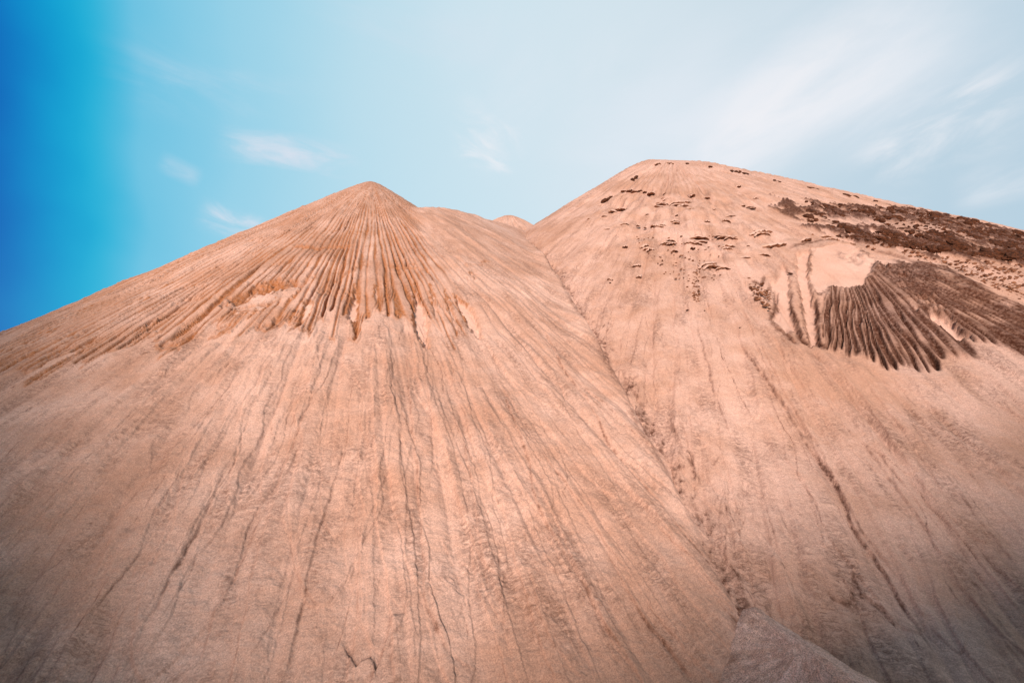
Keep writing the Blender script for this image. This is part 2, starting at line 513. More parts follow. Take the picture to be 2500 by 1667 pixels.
# ------------------------------------------------------------------ left heap
def build_left():
    x, y, nr, na = polar_points(-62, 36, 1010, 10.7, -52, 52, 930)
    hb = hL(x, y)
    h = np.zeros_like(x); raw = np.zeros_like(x); dark_mark = np.zeros_like(x); clean = np.zeros_like(x)
    dx = x - PL[0]; dy = y - PL[1]
    rho = np.hypot(dx, dy) + 1e-6; th = np.arctan2(dx, -dy)
    onL = sst(hL0(x, y) - hB0(x, y), -.30, .25)
    # lower edge of the fluted crust, traced
    edge = [Z3(-260, 1240), Z3(0, 1110), Z3(150, 1075), Z3(380, 1020), Z3(540, 955), Z3(830, 895), Z3(980, 865), Z3(1260, 850), Z1(614, 1045), Z1(740, 1000), Z1(880, 985), Z1(1000, 985), Z1(1090, 1020),
            Z1(1240, 1060), Z1(1340, 960), Z1(1500, 930), Z1(1680, 990), Z1(1800, 1090), Z1(1890, 1080), Z1(1990, 1010), Z1(1960, 840), Z1(1990, 700), Z1(2090, 612)]
    ep = np.array([at(a, b, hL)[:2] for a, b in edge])
    eth = np.arctan2(ep[:, 0] - PL[0], -(ep[:, 1] - PL[1])); er = np.hypot(ep[:, 0] - PL[0], ep[:, 1] - PL[1])
    o = np.argsort(eth)
    print('edge', np.degrees(eth).round(0), er.round(1))
    E = np.interp(th, eth[o], er[o])
    # flutes: winding grooves of uneven width that fork on the way down
    N = 300 / (2 * math.pi)
    warp = .9 * pn(th * 9, rho * .05, 1) + .40 * pn(th * 26, rho * .2, 2) + .20 * pn(th * 60, rho * .8, 3) + .05 * pn(th * 120, rho * 3., 35)
    tc = np.where(th > -.5, th, -.5 + (th + .5) * .5)
    warp = warp * (1 - .5 * sst(th, -.3, -.7))
    u = tc * N + warp
    gi = np.floor(u); fr = u - gi
    prof = 1 - np.exp(-((fr - .5) / (.11 + .07 * rnd1(gi, 91))) ** 2)
    u2 = tc * N * 2.1 + 1.3 * warp + 3.3; f2 = u2 - np.floor(u2)
    prof2 = 1 - np.exp(-((f2 - .5) / .16) ** 2)
    split = sst(th, -.75, -.4) * sst(rho, 6.5, 11) * sst(pn(th * 14, rho * .12, 4), -.2, .4)
    amp_g = .35 + .9 * rnd1(gi, 5)
    jag = (rnd1(gi, 6) - .35) * 1.9 + .5 * pn(th * 55, rho * .3, 36)
    zone = sst(E + jag - rho, -.04, .14) * onL
    zwide = sst(E + .9 - rho, -.2, .9) * onL
    calm = sst(fbm(th * 5, rho * .35, 50, 3), -.55, .15)
    A = (.03 + .145 * sst(rho, .8, 8)) * amp_g * (.45 + .55 * calm)
    flute = zone.copy()
    fl = (prof - 1) * A + (prof2 - 1) * A * .55 * split
    # narrow slanting rills towards the ragged foot of the crust
    foot = sst(rho, E - 3.4, E - .6)
    ul = th * N * 3.3 + rho * 2.1 + 1.2 * pn(th * 30, rho * .8, 7); fl3 = np.abs((ul % 1) - .5) * 2
    hatchm = foot * sst(pn(th * 24 + 5, rho * .55, 8), .12, .38)
    fl = fl - hatchm * .13 * (1 - fl3) ** 1.3
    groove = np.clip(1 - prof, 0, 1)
    groove_shade = 2.1 * groove * (.35 + .65 * sst(rho, 1.5, 9)) * amp_g * (.45 + .75 * sst(fbm(th * 12, rho * .5, 9, 3), -.5, .4)) + hatchm * (1 - fl3) * .9 + .7 * split * (1 - prof2) + .28 * sst(fbm(th * 6, rho * .4, 97, 3), -.6, .5)  # shade of the grooves painted as orange-brown tint
    # crust stands a little proud, its broken lower rim is a small step
    h += .055 * sst(E + jag - rho, -.03, .05) * onL
    rim = np.exp(-((E + jag - rho + .03) / .07) ** 2) * onL * sst(rnd1(gi, 44), .3, .5)
    raw += rim * .65 * sst(th, -1.3, -.9)
    crumbs = zwide * sst(fbm(x * 1.1, y * 1.1, 61, 2), .25, .5)
    h += crumbs * .06 * fbm(x * 4, y * 4, 60, 4, .6)
    # scars
    tongues = [[(1605, 760), (1625, 850), (1660, 900), (1690, 1010), (1692, 1175), (1655, 1160), (1605, 1070), (1588, 960), (1600, 860)],
               [(1850, 835), (1900, 870), (1960, 920), (1998, 970), (2032, 1105), (1990, 1080), (1935, 1010), (1895, 940)],
               [(1222, 760), (1245, 860), (1232, 975), (1200, 1000), (1165, 960), (1175, 905), (1205, 850)],
               [(1350, 770), (1372, 830), (1352, 900), (1340, 850)],
               [(1700, 780), (1725, 850), (1748, 960), (1738, 1000), (1712, 900)],
               [(1790, 800), (1830, 900), (1885, 1060), (1862, 1050), (1815, 940)],
               [(900, 870), (960, 880), (930, 965), (880, 985), (890, 930)],
               [(1990, 740), (1950, 700), (1965, 690), (2000, 730)]]
    for k, tg in enumerate(tongues):
        scar(x, y, h, raw, clean, flute, plan(tg, Z1, hL), .24 if k < 3 else .12, 100 + k, .95)
    smooth = plan([(400, 895), (560, 850), (700, 800), (800, 765), (910, 770), (830, 830), (700, 870), (560, 930), (420, 930)], Z1, hL)
    scar(x, y, h, raw, clean, flute, smooth, .02, 120, .3, .35, .25)
    h += fl * flute
    raw += groove_shade * flute
    # cracks and scarps, their shade painted as orange tint
    C1 = lambda pts: plan(pts, Z1, hL)
    crack(x, y, h, raw, dark_mark, C1([(360, 890), (500, 838), (640, 785), (780, 745), (905, 748)]), .34, .14, .7, 200, 1.3, .25)
    crack(x, y, h, raw, dark_mark, C1([(810, 515), (900, 524), (960, 531), (1060, 524), (1230, 520)]), .15, .06, .4, 202, 1.1, .12)
    crack(x, y, h, raw, dark_mark, C1([(940, 830), (1010, 785), (1100, 725), (1200, 672), (1310, 615)]), .13, .05, .4, 204, .9, .15)
    crack(x, y, h, raw, dark_mark, C1([(1380, 640), (1480, 650), (1600, 655), (1700, 690)]), .12, .12, .5, 206, .8, .4)
    crack(x, y, h, raw, dark_mark, C1([(1900, 650), (2000, 640), (2080, 615)]), .08, .06, .4, 207, .7, .2)
    crack(x, y, h, raw, dark_mark, C1([(20, 1140), (60, 1145), (120, 1130), (220, 1075)]), .14, .05, .3, 208, .9, .15)
    crack(x, y, h, raw, dark_mark, C1([(480, 915), (560, 900), (680, 880), (760, 850)]), .10, .06, .3, 209, .7, .2)
    crack(x, y, h, raw, dark_mark, C1([(330, 1060), (400, 1040), (460, 1010)]), .14, .06, .3, 210, .9, .2)
    crack(x, y, h, raw, dark_mark, C1([(540, 1035), (640, 1020), (720, 960)]), .14, .06, .3, 211, .9, .2)
    crack(x, y, h, raw, dark_mark, C1([(110, 860), (180, 850), (260, 840)]), .16, .10, .4, 212, .4, .2)
    crack(x, y, h, raw, dark_mark, C1([(1080, 440), (1150, 380), (1190, 350)]), .08, .05, .3, 213, .8, .2)
    # the long edge where this heap overhangs the valley to its right
    # slid tongues all over the smooth lower slope
    n0 = np.zeros_like(h); g0 = np.zeros_like(h)
    lobes(x, y, PL, n0, g0, 300, R(-62), R(78), 6, 27, 3)
    lobes(x, y, PL, n0, g0, 60, R(-40), R(60), 10, 20, 5, 2.0)
    off = 1 - zwide * .85
    h += n0 * off * 2.6; dark_mark += g0 * off * 1.
    # the longest flow lines, traced
    F = 1.063
    for k, (pp, dp, tt) in enumerate([
            ([(1150, 880), (1190, 990), (1215, 1060), (1230, 1160), (1290, 1260), (1340, 1340), (1390, 1430), (1450, 1520), (1485, 1590)], .05, .9),
            ([(930, 800), (945, 950), (960, 1100), (970, 1250), (975, 1380), (1000, 1450), (1040, 1500), (1090, 1530), (1120, 1590)], .04, .8),
            ([(1060, 1000), (1085, 1110), (1100, 1230), (1120, 1340), (1130, 1400)], .03, .7),
            ([(700, 960), (640, 1110), (580, 1220), (540, 1320), (490, 1400), (470, 1480), (440, 1590)], .04, .8),
            ([(520, 900), (440, 1000), (380, 1060), (300, 1150), (200, 1240), (120, 1300), (20, 1380)], .05, .9),
            ([(560, 880), (480, 960), (390, 1040), (330, 1110)], .04, .7),
            ([(740, 870), (690, 980), (650, 1060), (600, 1160), (560, 1240)], .03, .7),
            ([(1240, 740), (1300, 860), (1350, 920), (1400, 1020), (1500, 1140), (1560, 1220), (1620, 1290), (1705, 1400)], .06, .9),
            ([(1010, 1230), (1040, 1290), (1062, 1345), (1068, 1365), (1040, 1350)], .03, .8),
            ([(935, 1390), (930, 1425), (900, 1430), (885, 1480), (862, 1545), (848, 1520), (820, 1535), (800, 1500), (780, 1470)], .05, .75),
            ([(1390, 1250), (1430, 1330), (1470, 1400), (1545, 1490), (1600, 1568)], .05, .9),
            ([(650, 1590), (690, 1400), (720, 1260), (760, 1130), (800, 990)], .03, .7),
            ([(260, 1590), (330, 1440), (400, 1310), (470, 1180), (520, 1080)], .05, .8),
            ([(1215, 1300), (1235, 1400), (1270, 1480), (1340, 1560)], .03, .7)]):
        poly = np.array([at(a * F, b * F, hL)[:2] for a, b in pp])
        crack(x, y, h, raw, dark_mark, poly, dp * 1.3, .025, .4, 400 + k * 3, tt, .03, 'dark_mark')
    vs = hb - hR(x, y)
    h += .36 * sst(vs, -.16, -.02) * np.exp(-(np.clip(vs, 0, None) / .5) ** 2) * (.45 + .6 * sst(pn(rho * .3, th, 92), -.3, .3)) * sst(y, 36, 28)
    dark_mark += .8 * np.exp(-(vs / .10) ** 2) * sst(pn(rho * .7, th * 3, 90), -.5, .2) * sst(y, 40, 30)  # dark line along the contact with the right heap
    pt = at(1815, 1440, hL); dd = np.hypot(x - pt[0], y - pt[1]) + .25 * fbm(x * 3, y * 3, 91, 4)
    dark_mark += .9 * sst(dd, .55, .1)
    # gentle unevenness
    arc = th * 14
    h += .07 * pn(arc * .8, rho * .12, 20) * sst(rho, 1, 6) + .028 * fbm(arc * 2.4, rho * .35, 21, 3) * off
    h -= .07 * off * sst(rho, 8, 13) * np.clip(1 - 3.2 * np.abs(pn(th * 16 + .25 * pn(th * 5, rho * .15, 140), rho * .035, 141)), 0, 1) ** 1.5
    h -= .035 * off * sst(rho, 10, 16) * np.clip(1 - 3. * np.abs(pn(th * 38 + .3 * pn(th * 9, rho * .2, 142), rho * .06, 143)), 0, 1) ** 1.5
    h += .020 * fbm(x * 2.2 + .6 * pn(x * 2, y * 2, 3), y * 2.2, 22, 4, .6) * (1 - clean)
    h += .10 * fbm(th * 3.0, rho * .30, 70, 3) * sst(rho, 2, 8)
    near = sst(rho, 17, 24)
    h += near * .02 * np.abs(fbm(x * 1.3, y * 2.6, 71, 4, .6))
    dark_mark += near * .30 * sst(fbm(x * .8, y * 1.4, 72, 4, .6), .25, .8)
    z = hb + h
    rr = hR(x, y)
    keep = (z > GROUND - .4) & (rr < hb + .45) & (hS(x, y) < hb + .5)
    flow = np.stack([th * 15, rho, np.zeros_like(rho)], -1)
    ob = grid_mesh('sand_heap', x, y, z, nr, na, keep, dict(raw=np.clip(raw, 0, 1), dark_mark=np.clip(dark_mark, 0, 1), clean=np.clip(clean, 0, 1), flow=flow), M_L)
    tag(ob, 'pointed pale pink sand heap whose top is combed with fine orange grooves', 'sand heap', 'sand heaps')
    return ob


# ------------------------------------------------------------------ right heap
def build_right():
    x, y, nr, na = polar_points(-4, 61, 700, 13.0, -48, 82, 900)
    hb = hR(x, y)
    h = np.zeros_like(x); raw = np.zeros_like(x); dark_mark = np.zeros_like(x); clean = np.zeros_like(x)
    dx = x - PR[0]; dy = y - PR[1]; rho = np.hypot(dx, dy) + 1e-6; th = np.arctan2(dx, -dy)
    C2 = lambda pts: plan(pts, Z2, hR)
    onF = sst(hF0(x, y) - hR0(x, y), -.35, .35)
    # soft streaks of the crest
    s1 = 1 - np.abs(pn(th * 22 + .8 * pn(th * 6, rho * .2, 33), rho * .09, 30))
    h += .34 * (s1 - .8) * sst(rho, 1, 5) * (1 - sst(rho, 13, 20))
    # grooves on the ridge's right-hand slope, running down across it
    uu = (x * .85 - y * .25) * 1.6 + 1.2 * pn(x * .2, y * .2, 31) + .4 * pn(x * .9, y * .9, 32)
    side = sst(th, R(38), R(62)) * (1 - sst(rho, 24, 34)) * (1 - onF)
    side_h = side * .10 * (np.abs(np.sin(np.pi * uu)) - .7)
    h += side_h
    # hummocks among the ledges
    zoneP = C2([(250, 350), (420, 215), (700, 220), (1000, 240), (1150, 300), (1200, 480), (1050, 600), (820, 620), (450, 560), (300, 420)])
    sdz, _ = poly_sd(x, y, zoneP)
    mz = sst(sdz, -1, 2)
    h += mz * (.30 * fbm(x * .55, y * .38, 40, 3, .5) + .04 * fbm(x * 2, y * 2, 41, 3))
    dark_mark += mz * .25 * sst(fbm(x * .8, y * .8, 42, 4, .6), .5, 1.)
    # dark lumpy band
    band = C2([(1150, 300), (1210, 268), (1300, 278), (1450, 292), (1600, 305), (1800, 310), (2000, 352), (2200, 395), (2352, 436), (2600, 500), (2600, 620), (2352, 575), (2150, 560), (1960, 535), (1750, 505), (1560, 478), (1460, 455), (1370, 405), (1290, 345), (1200, 330)])
    gap = C2([(1300, 350), (1480, 372), (1700, 372), (1950, 400), (2060, 440), (1900, 430), (1650, 400), (1450, 392)])
    sdb, _ = poly_sd(x, y, band); sdg, _ = poly_sd(x, y, gap)
    nb = fbm(x * .8, y * .45, 43, 5, .62)
    mb = sst(sdb + nb * 1.3, -.15, .35) * (1 - .8 * sst(sdg + nb * .8, -.2, .4))
    mb *= sst(nb + fbm(x * 1.8, y * 1.1, 45, 3), -.45, .05)
    h += mb * (.10 + .20 * np.abs(fbm(x * 1.5, y * 1.1, 44, 5, .62)))
    raw += mb * 1.0; dark_mark += mb * .5 * sst(nb, -.2, .5)
    # ------ the fan: grooves spreading from a broken sheet of crust
    FC = at(*Z2(1460, 470), hR)[:2]
    dfx = x - FC[0]; dfy = y - FC[1]; fr_ = np.hypot(dfx, dfy); ft = np.arctan2(dfx, -dfy)
    fan = C2([(1368, 725), (1430, 672), (1590, 640), (1560, 600), (1660, 560), (1850, 560), (2000, 590), (2120, 655), (2352, 775), (2560, 880), (2560, 1110), (2352, 1010), (2200, 960), (2110, 945), (2112, 1020),
              (2020, 1055), (1900, 1085), (1790, 1088), (1680, 1075), (1560, 1040), (1470, 1010), (1390, 965), (1350, 905), (1362, 800)])
    ii = box_idx(x, y, fan, 2.0)
    flute = np.ones_like(x)
    X, Y = x[ii], y[ii]
    sdf, _ = poly_sd(X + .1 * fbm(X * 2, Y * 2, 50, 3), Y + .1 * fbm(X * 2 + 5, Y * 2, 51, 3), fan)
    Nf = 260 / (2 * math.pi)
    wf = 1.2 * pn(ft[ii] * 9, fr_[ii] * .12, 52) + .7 * pn(ft[ii] * 24, fr_[ii] * .4, 53) + .22 * pn(ft[ii] * 60, fr_[ii] * 1.2, 54)
    wf = wf * (1 - .5 * sst(ft[ii], -.6, -.2))
    fc = np.where(ft[ii] < -.4, ft[ii], -.4 + (ft[ii] + .4) * .5)
    uf = fc * Nf + wf
    gi = np.floor(uf); pf = 1 - np.exp(-((uf - gi - .5) / .22) ** 2)
    uf2 = fc * Nf * 2.0 + 1.5 * wf + .4; pf2 = 1 - np.exp(-((uf2 % 1 - .5) / .2) ** 2)
    zf = sst(sdf + (rnd1(gi, 55) - .5) * .5, -.05, .40)
    ag = .5 + .8 * rnd1(gi, 56)
    depth = (.08 + .12 * sst(fr_[ii], 2, 7)) * ag * (.5 + .9 * sst(fbm(X * .5, Y * .5, 58, 3), -.6, .6))
    sp2 = sst(fr_[ii], 4, 8) * sst(ft[ii], -.2, -.6)
    hf = zf * ((pf - 1) * depth + (pf2 - 1) * depth * .3 * sp2 + .10)
    groove_shade = zf * np.clip((1 - pf) * 1.5 + .75 * (1 - pf2) * sp2 + .08 + .55 * sst(ft[ii], -.8, .1) * sst(fbm(X * .9, Y * .9, 57, 3), -.9, .1), 0, 1) * (.8 + .6 * ag)  # groove shade painted in, darker towards the fan's right side
    hf -= side_h[ii] * sst(sdf, -.5, .2)
    # patches of clean sand and hollows inside the fan
    fx = np.zeros_like(x); rx = np.zeros_like(x); fx[ii] = hf; rx[ii] = groove_shade
    scars = [([(1335, 500), (1420, 478), (1530, 482), (1640, 560), (1625, 620), (1590, 672), (1500, 690), (1440, 672), (1372, 722), (1318, 655), (1328, 580)], .05),
             ([(1195, 562), (1238, 625), (1230, 700), (1243, 790), (1262, 870), (1212, 905), (1140, 830), (1166, 760), (1150, 690), (1130, 680), (1160, 640)], .16),
             ([(1255, 520), (1330, 500), (1318, 600), (1340, 720), (1365, 800), (1362, 900), (1375, 965), (1335, 960), (1308, 900), (1290, 760), (1262, 640)], .22),
             ([(1900, 800), (1990, 820), (2060, 900), (2110, 930), (2050, 935), (1960, 880), (1895, 840)], .30)]
    for k, (pp, dd) in enumerate(scars):
        scar(x, y, h, rx, clean, flute, C2(pp), dd, 300 + k, .9, .10)
    h += fx * flute; raw += rx * (.25 + .75 * flute)
    # lumps of broken crust left of the channel, scarp shade painted as dark tint
    lump = C2([(1060, 640), (1120, 690), (1150, 760), (1110, 800), (1060, 740), (1045, 680)])
    crack(x, y, h, raw, dark_mark, C2([(1130, 678), (1168, 690), (1165, 760), (1138, 828), (1180, 885), (1210, 905), (1300, 965)]), .18, .07, .5, 320, 1.2, .14)
    crack(x, y, h, raw, dark_mark, C2([(1212, 905), (1225, 875), (1265, 868), (1290, 905), (1308, 960)]), .16, .06, .3, 321, 1.2, .1)
    crack(x, y, h, raw, dark_mark, C2([(1362, 730), (1360, 850), (1372, 940), (1410, 995)]), .16, .07, .3, 322, 1.2, .1)
    crack(x, y, h, raw, dark_mark, C2([(1235, 690), (1240, 780), (1270, 860), (1300, 940)]), .12, .06, .3, 323, 1.1, .1)
    crack(x, y, h, raw, dark_mark, C2([(1050, 650), (1080, 665), (1110, 630)]), .10, .06, .3, 324, 1.0, .1)
    crack(x, y, h, raw, dark_mark, C2([(1210, 498), (1300, 470), (1430, 452), (1470, 455)]), .14, .07, .4, 325, 1.0, .1)
    crack(x, y, h, raw, dark_mark, C2([(1630, 500), (1780, 545), (1900, 580), (2030, 600)]), .14, .07, .4, 326, 1.0, .1)
    for k, (cx_, cy_) in enumerate([(1545, 535), (1690, 610), (1740, 610), (1840, 700), (1920, 790)]):
        p = at(*Z2(cx_, cy_), hR); d = np.hypot(x - p[0], y - p[1]); mm = sst(.9 - d + .4 * fbm(x * 2, y * 2, 60 + k, 3), 0, .5)
        h += mm * .12 * fbm(x * 3, y * 3, 61, 3, .6); raw = np.maximum(raw, mm * .8 * sst(fbm(x * 3, y * 3, 62, 3), -.3, .4))
    # slid tongues on the smooth slope
    n0 = np.zeros_like(h); g0 = np.zeros_like(h)
    lobes(x, y, PR, n0, g0, 240, R(-48), R(20), 20, 45, 13)
    lobes(x, y, PR, n0, g0, 60, R(-40), R(10), 20, 40, 15, 2.0)
    fanm = np.zeros_like(x); fanm[ii] = sst(sdf, -.6, .1)
    off = (1 - fanm) * (1 - mb)
    h += n0 * off * 2.6; dark_mark += g0 * off * 1.
    F = 1.063
    for k, (pp, dp, tt) in enumerate([
            ([(1600, 740), (1640, 900), (1680, 1000), (1700, 1025)], .05, .7),
            ([(1690, 780), (1780, 900), (1850, 1010), (1920, 1100), (1960, 1200), (2040, 1320), (2120, 1450), (2200, 1568)], .10, 1.),
            ([(1715, 800), (1800, 930), (1870, 1010), (1930, 1120), (1990, 1230), (2060, 1310)], .06, .8),
            ([(1980, 1010), (2080, 1150), (2200, 1300), (2300, 1400)], .05, .7),
            ([(1890, 1350), (1920, 1378), (1955, 1375), (1962, 1318), (1980, 1365), (2030, 1400), (2070, 1450)], .06, 1.),
            ([(1530, 950), (1560, 1010), (1590, 1060), (1602, 1100)], .06, 1.),
            ([(1560, 960), (1585, 1030), (1604, 1105)], .05, .9),
            ([(1270, 640), (1310, 690), (1340, 730), (1330, 690)], .05, .8),
            ([(2160, 1080), (2250, 1200), (2352, 1320)], .05, .7)]):
        poly = np.array([at(a * F, b * F, hR)[:2] for a, b in pp])
        crack(x, y, h, raw, dark_mark, poly, dp * 1.2, .03, .4, 500 + k * 3, tt, .045, 'dark_mark')
    # small branching rills at the foot of the valley side
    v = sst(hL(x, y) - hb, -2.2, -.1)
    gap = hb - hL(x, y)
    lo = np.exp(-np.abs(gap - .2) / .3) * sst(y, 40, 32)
    h -= .14 * lo; dark_mark += .85 * np.exp(-np.clip(gap - .24, 0, None) / .12) * sst(fbm(x * 1.2, y * .8, 93, 4), -.6, .4) * sst(y, 40, 32)
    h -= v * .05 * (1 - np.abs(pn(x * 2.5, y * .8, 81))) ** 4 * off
    dark_mark += v * .6 * sst(1 - np.abs(fbm(x * 2.0, y * .7, 82, 3)), .86, 1.) * off
    arc = th * 20
    h += .07 * pn(arc * .6, rho * .1, 20) * sst(rho, 2, 8) + .028 * fbm(arc * 2.0, rho * .3, 23, 3) * off + .012 * fbm(x * 2.2, y * 2.2, 22, 4, .6) * (1 - clean)
    h -= .10 * off * sst(rho, 14, 22) * np.clip(1 - 3.2 * np.abs(pn(th * 22 + .25 * pn(th * 7, rho * .12, 150), rho * .03, 151)), 0, 1) ** 1.5
    h -= .05 * off * sst(rho, 16, 26) * np.clip(1 - 3. * np.abs(pn(th * 55 + .3 * pn(th * 12, rho * .15, 152), rho * .05, 153)), 0, 1) ** 1.5
    h += .12 * fbm(th * 4.0, rho * .20, 73, 3) * sst(rho, 6, 16) * off
    near = sst(rho, 32, 42)
    h += near * .02 * np.abs(fbm(x * 1.3, y * 2.6, 74, 4, .6))
    dark_mark += near * .35 * sst(fbm(x * .8, y * 1.4, 75, 4, .6), .2, .8) * off
    z = hb + h
    keep = (z > GROUND - .4) & (hL(x, y) < hb + .45) & (hS(x, y) < hb + .5)
    flow = np.stack([th * 26, rho, np.zeros_like(rho)], -1)
    ob = grid_mesh('sand_heap', x, y, z, nr, na, keep, dict(raw=np.clip(raw, 0, 1), dark_mark=np.clip(dark_mark, 0, 1), clean=np.clip(clean, 0, 1), flow=flow), M_R)
    tag(ob, 'tall broad sand heap with broken ledges, dark clod band and dark grooved fan', 'sand heap', 'sand heaps')
    return ob


# ------------------------------------------------------------------ smaller heaps
def simple_heap(x, y, nr, na, fun, rel, mat, label, keepf, ap, zero=None):
    hb = fun(x, y); dx = x - ap[0]; dy = y - ap[1]; rho = np.hypot(dx, dy); th = np.arctan2(dx, -dy)
    h, raw, dark_mark, clean = rel(x, y, rho, th)
    z = hb + h
    flow = np.stack([th * max(6., .4 * float(rho.max())), rho, 0 * rho], -1)
    ob = grid_mesh('sand_heap', x, y, z, nr, na, keepf(x, y, z), dict(raw=raw, dark_mark=dark_mark, clean=clean, flow=flow), mat)
    return tag(ob, label, 'sand heap', 'sand heaps')


def rel_front(x, y, rho, th):
    ridge_ = fbm(x * 1.2, y * 1.2, 90, 5, .55)
    h = .055 * ridge_ + .015 * fbm(x * 9, y * 9, 91, 4, .65)
    dark_mark = .5 * sst(fbm(x * 1.8, y * 2.8, 92, 5, .65), .4, .8)
    raw = .35 * sst(fbm(x * 1.1, y * 1.1, 93, 4, .6), .1, .8)
    return h, raw, dark_mark, 0 * x


def rel_far(x, y, rho, th):
    h = .15 * fbm(th * 8, rho * .15, 94, 4) * sst(rho, .5, 3) + .05 * fbm(x, y, 95, 4)
    return h, 0 * x, .3 * sst(fbm(x * .7, y * .7, 96, 4), .4, .8), 0 * x


build_left()
heapR = build_right()

# small coarse heap in the foot of the valley
x, y, nr, na = polar_points(-10, 66, 520, 7.5, -60, 16, 420)
simple_heap(x, y, nr, na, hS, rel_front, M_S, 'low coarse pink sand heap in the valley between the two big heaps',
            lambda x, y, z: (z > GROUND - .3) & (np.maximum(hL(x, y), hR(x, y)) < z + .35), S_C)


def cone_grid(cx, cy, rad, n, m):
    a = np.linspace(0, 2 * math.pi, n); r = np.linspace(0, 1, m) ** 1.3 * rad + .01
    A, Q = np.meshgrid(a, r)
    return cx + (np.sin(A) * Q).ravel(), cy + (np.cos(A) * Q).ravel(), m, n


PC = along(1242, 526, 62)
x, y, nr, na = cone_grid(PC[0], PC[1], 34, 260, 130)
simple_heap(x, y, nr, na, lambda x, y: ridge(x, y, [PC], 1.2), rel_far, M_L, 'small far sand heap peeping over the saddle between the two big heaps',
            lambda x, y, z: z > GROUND - 1, PC)

# ------------------------------------------------------------------ ground
g = bmesh.new()
bmesh.ops.create_grid(g, x_segments=60, y_segments=60, size=1500)
for v_ in g.verts:
    v_.co.z = GROUND
me = bpy.data.meshes.new('ground'); g.to_mesh(me); g.free(); me.materials.append(M_G)
gr = bpy.data.objects.new('ground', me); sc.collection.objects.link(gr); tag(gr, kind='structure')


# ------------------------------------------------------------------ crust ledges (parts of the right heap)
def normal_at(x, y, fun):
    e = .15
    gx = (fun(np.array(x + e), np.array(y)) - fun(np.array(x - e), np.array(y))) / (2 * e)
    gy = (fun(np.array(x), np.array(y + e)) - fun(np.array(x), np.array(y - e))) / (2 * e)
    return Vector((-float(gx), -float(gy), 1)).normalized()


def frame_at(X, Y, fun=hR):
    p = at(X, Y, fun); n = normal_at(p[0], p[1], fun)
    down = Vector((n.x, n.y, 0)); down = (down - n * down.dot(n)).normalized()
    across = down.cross(n).normalized()
    return Vector(p), across, down, n


def ledge_mesh(wd, layers, rs):
    """thin plates of hardened sand that break off in ragged arcs, one above the other"""
    bm = bmesh.new()
    for k in range(layers):
        n = 12; off = k * rs.uniform(.22, .36); ww = wd * rs.uniform(.7, 1.) * (1 - .12 * k); cx = rs.uniform(-.15, .15) * wd
        bow = rs.uniform(-.05, .28) * wd; skew = rs.uniform(-.12, .12) * wd; th = rs.uniform(.07, .12); reach = rs.uniform(.10, .2)
        rows = []
        for i in range(n + 1):
            t = i / n * 2 - 1
            e = (1 - t * t) ** .5
            xx = cx + t * ww / 2 + rs.uniform(-.02, .02)
            yb = -bow * (1 - t * t) * .9 + off - rs.uniform(0, .07) + skew * t
            lip = yb + reach * e * rs.uniform(.5, 1.1)
            hi = (.0 + .13 * e) * rs.uniform(.7, 1.2)
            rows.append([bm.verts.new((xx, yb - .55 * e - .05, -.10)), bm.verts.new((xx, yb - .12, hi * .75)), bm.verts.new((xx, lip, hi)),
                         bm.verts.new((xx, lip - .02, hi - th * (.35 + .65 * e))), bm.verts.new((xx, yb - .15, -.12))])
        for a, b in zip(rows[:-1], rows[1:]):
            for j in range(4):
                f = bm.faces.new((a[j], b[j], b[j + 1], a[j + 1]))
                f.material_index = 0 if j < 2 else 1  # lips and undersides take the painted shade colour
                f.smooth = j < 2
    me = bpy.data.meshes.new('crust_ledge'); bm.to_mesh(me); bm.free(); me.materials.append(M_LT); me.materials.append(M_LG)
    return me


LEDGES = [(640, 240, 30, 1), (655, 262, 62, 3), (560, 280, 64, 3), (612, 292, 60, 3), (708, 285, 62, 4), (822, 296, 60, 3), (790, 316, 56, 3), (840, 264, 38, 1), (958, 268, 42, 1), (570, 240, 28, 1), (432, 230, 24, 1),
          (460, 228, 24, 1), (488, 232, 24, 1), (514, 228, 22, 1), (540, 232, 24, 1), (418, 315, 56, 2), (275, 365, 30, 1), (375, 330, 30, 1), (345, 350, 30, 1), (445, 390, 60, 1), (618, 395, 52, 2), (590, 398, 30, 1), (685, 376, 30, 2),
          (545, 345, 20, 1), (752, 374, 32, 1), (832, 376, 22, 1), (930, 376, 30, 1), (945, 350, 60, 1), (782, 462, 78, 3), (650, 472, 86, 3), (545, 495, 30, 3), (932, 448, 92, 3), (1080, 424, 92, 3), (945, 503, 60, 2), (1150, 490, 84, 1), (845, 578, 86, 3),
          (920, 602, 92, 1), (497, 588, 46, 1), (370, 653, 30, 1), (508, 641, 24, 1), (1000, 552, 62, 1), (1108, 540, 50, 1), (1310, 465, 40, 1), (1418, 453, 50, 2), (440, 495, 34, 1), (682, 516, 28, 1), (362, 410, 40, 1), (415, 350, 20, 1),
          (1046, 305, 44, 2), (650, 97, 38, 1), (605, 100, 22, 1), (770, 250, 16, 1), (520, 272, 24, 1), (690, 345, 14, 1), (1010, 300, 22, 1), (505, 395, 22, 1), (540, 404, 20, 1), (868, 320, 22, 1), (772, 500, 30, 1), (1030, 492, 26, 1), (1070, 266, 18, 1), (985, 208, 22, 1)]
rs = random.Random(5)
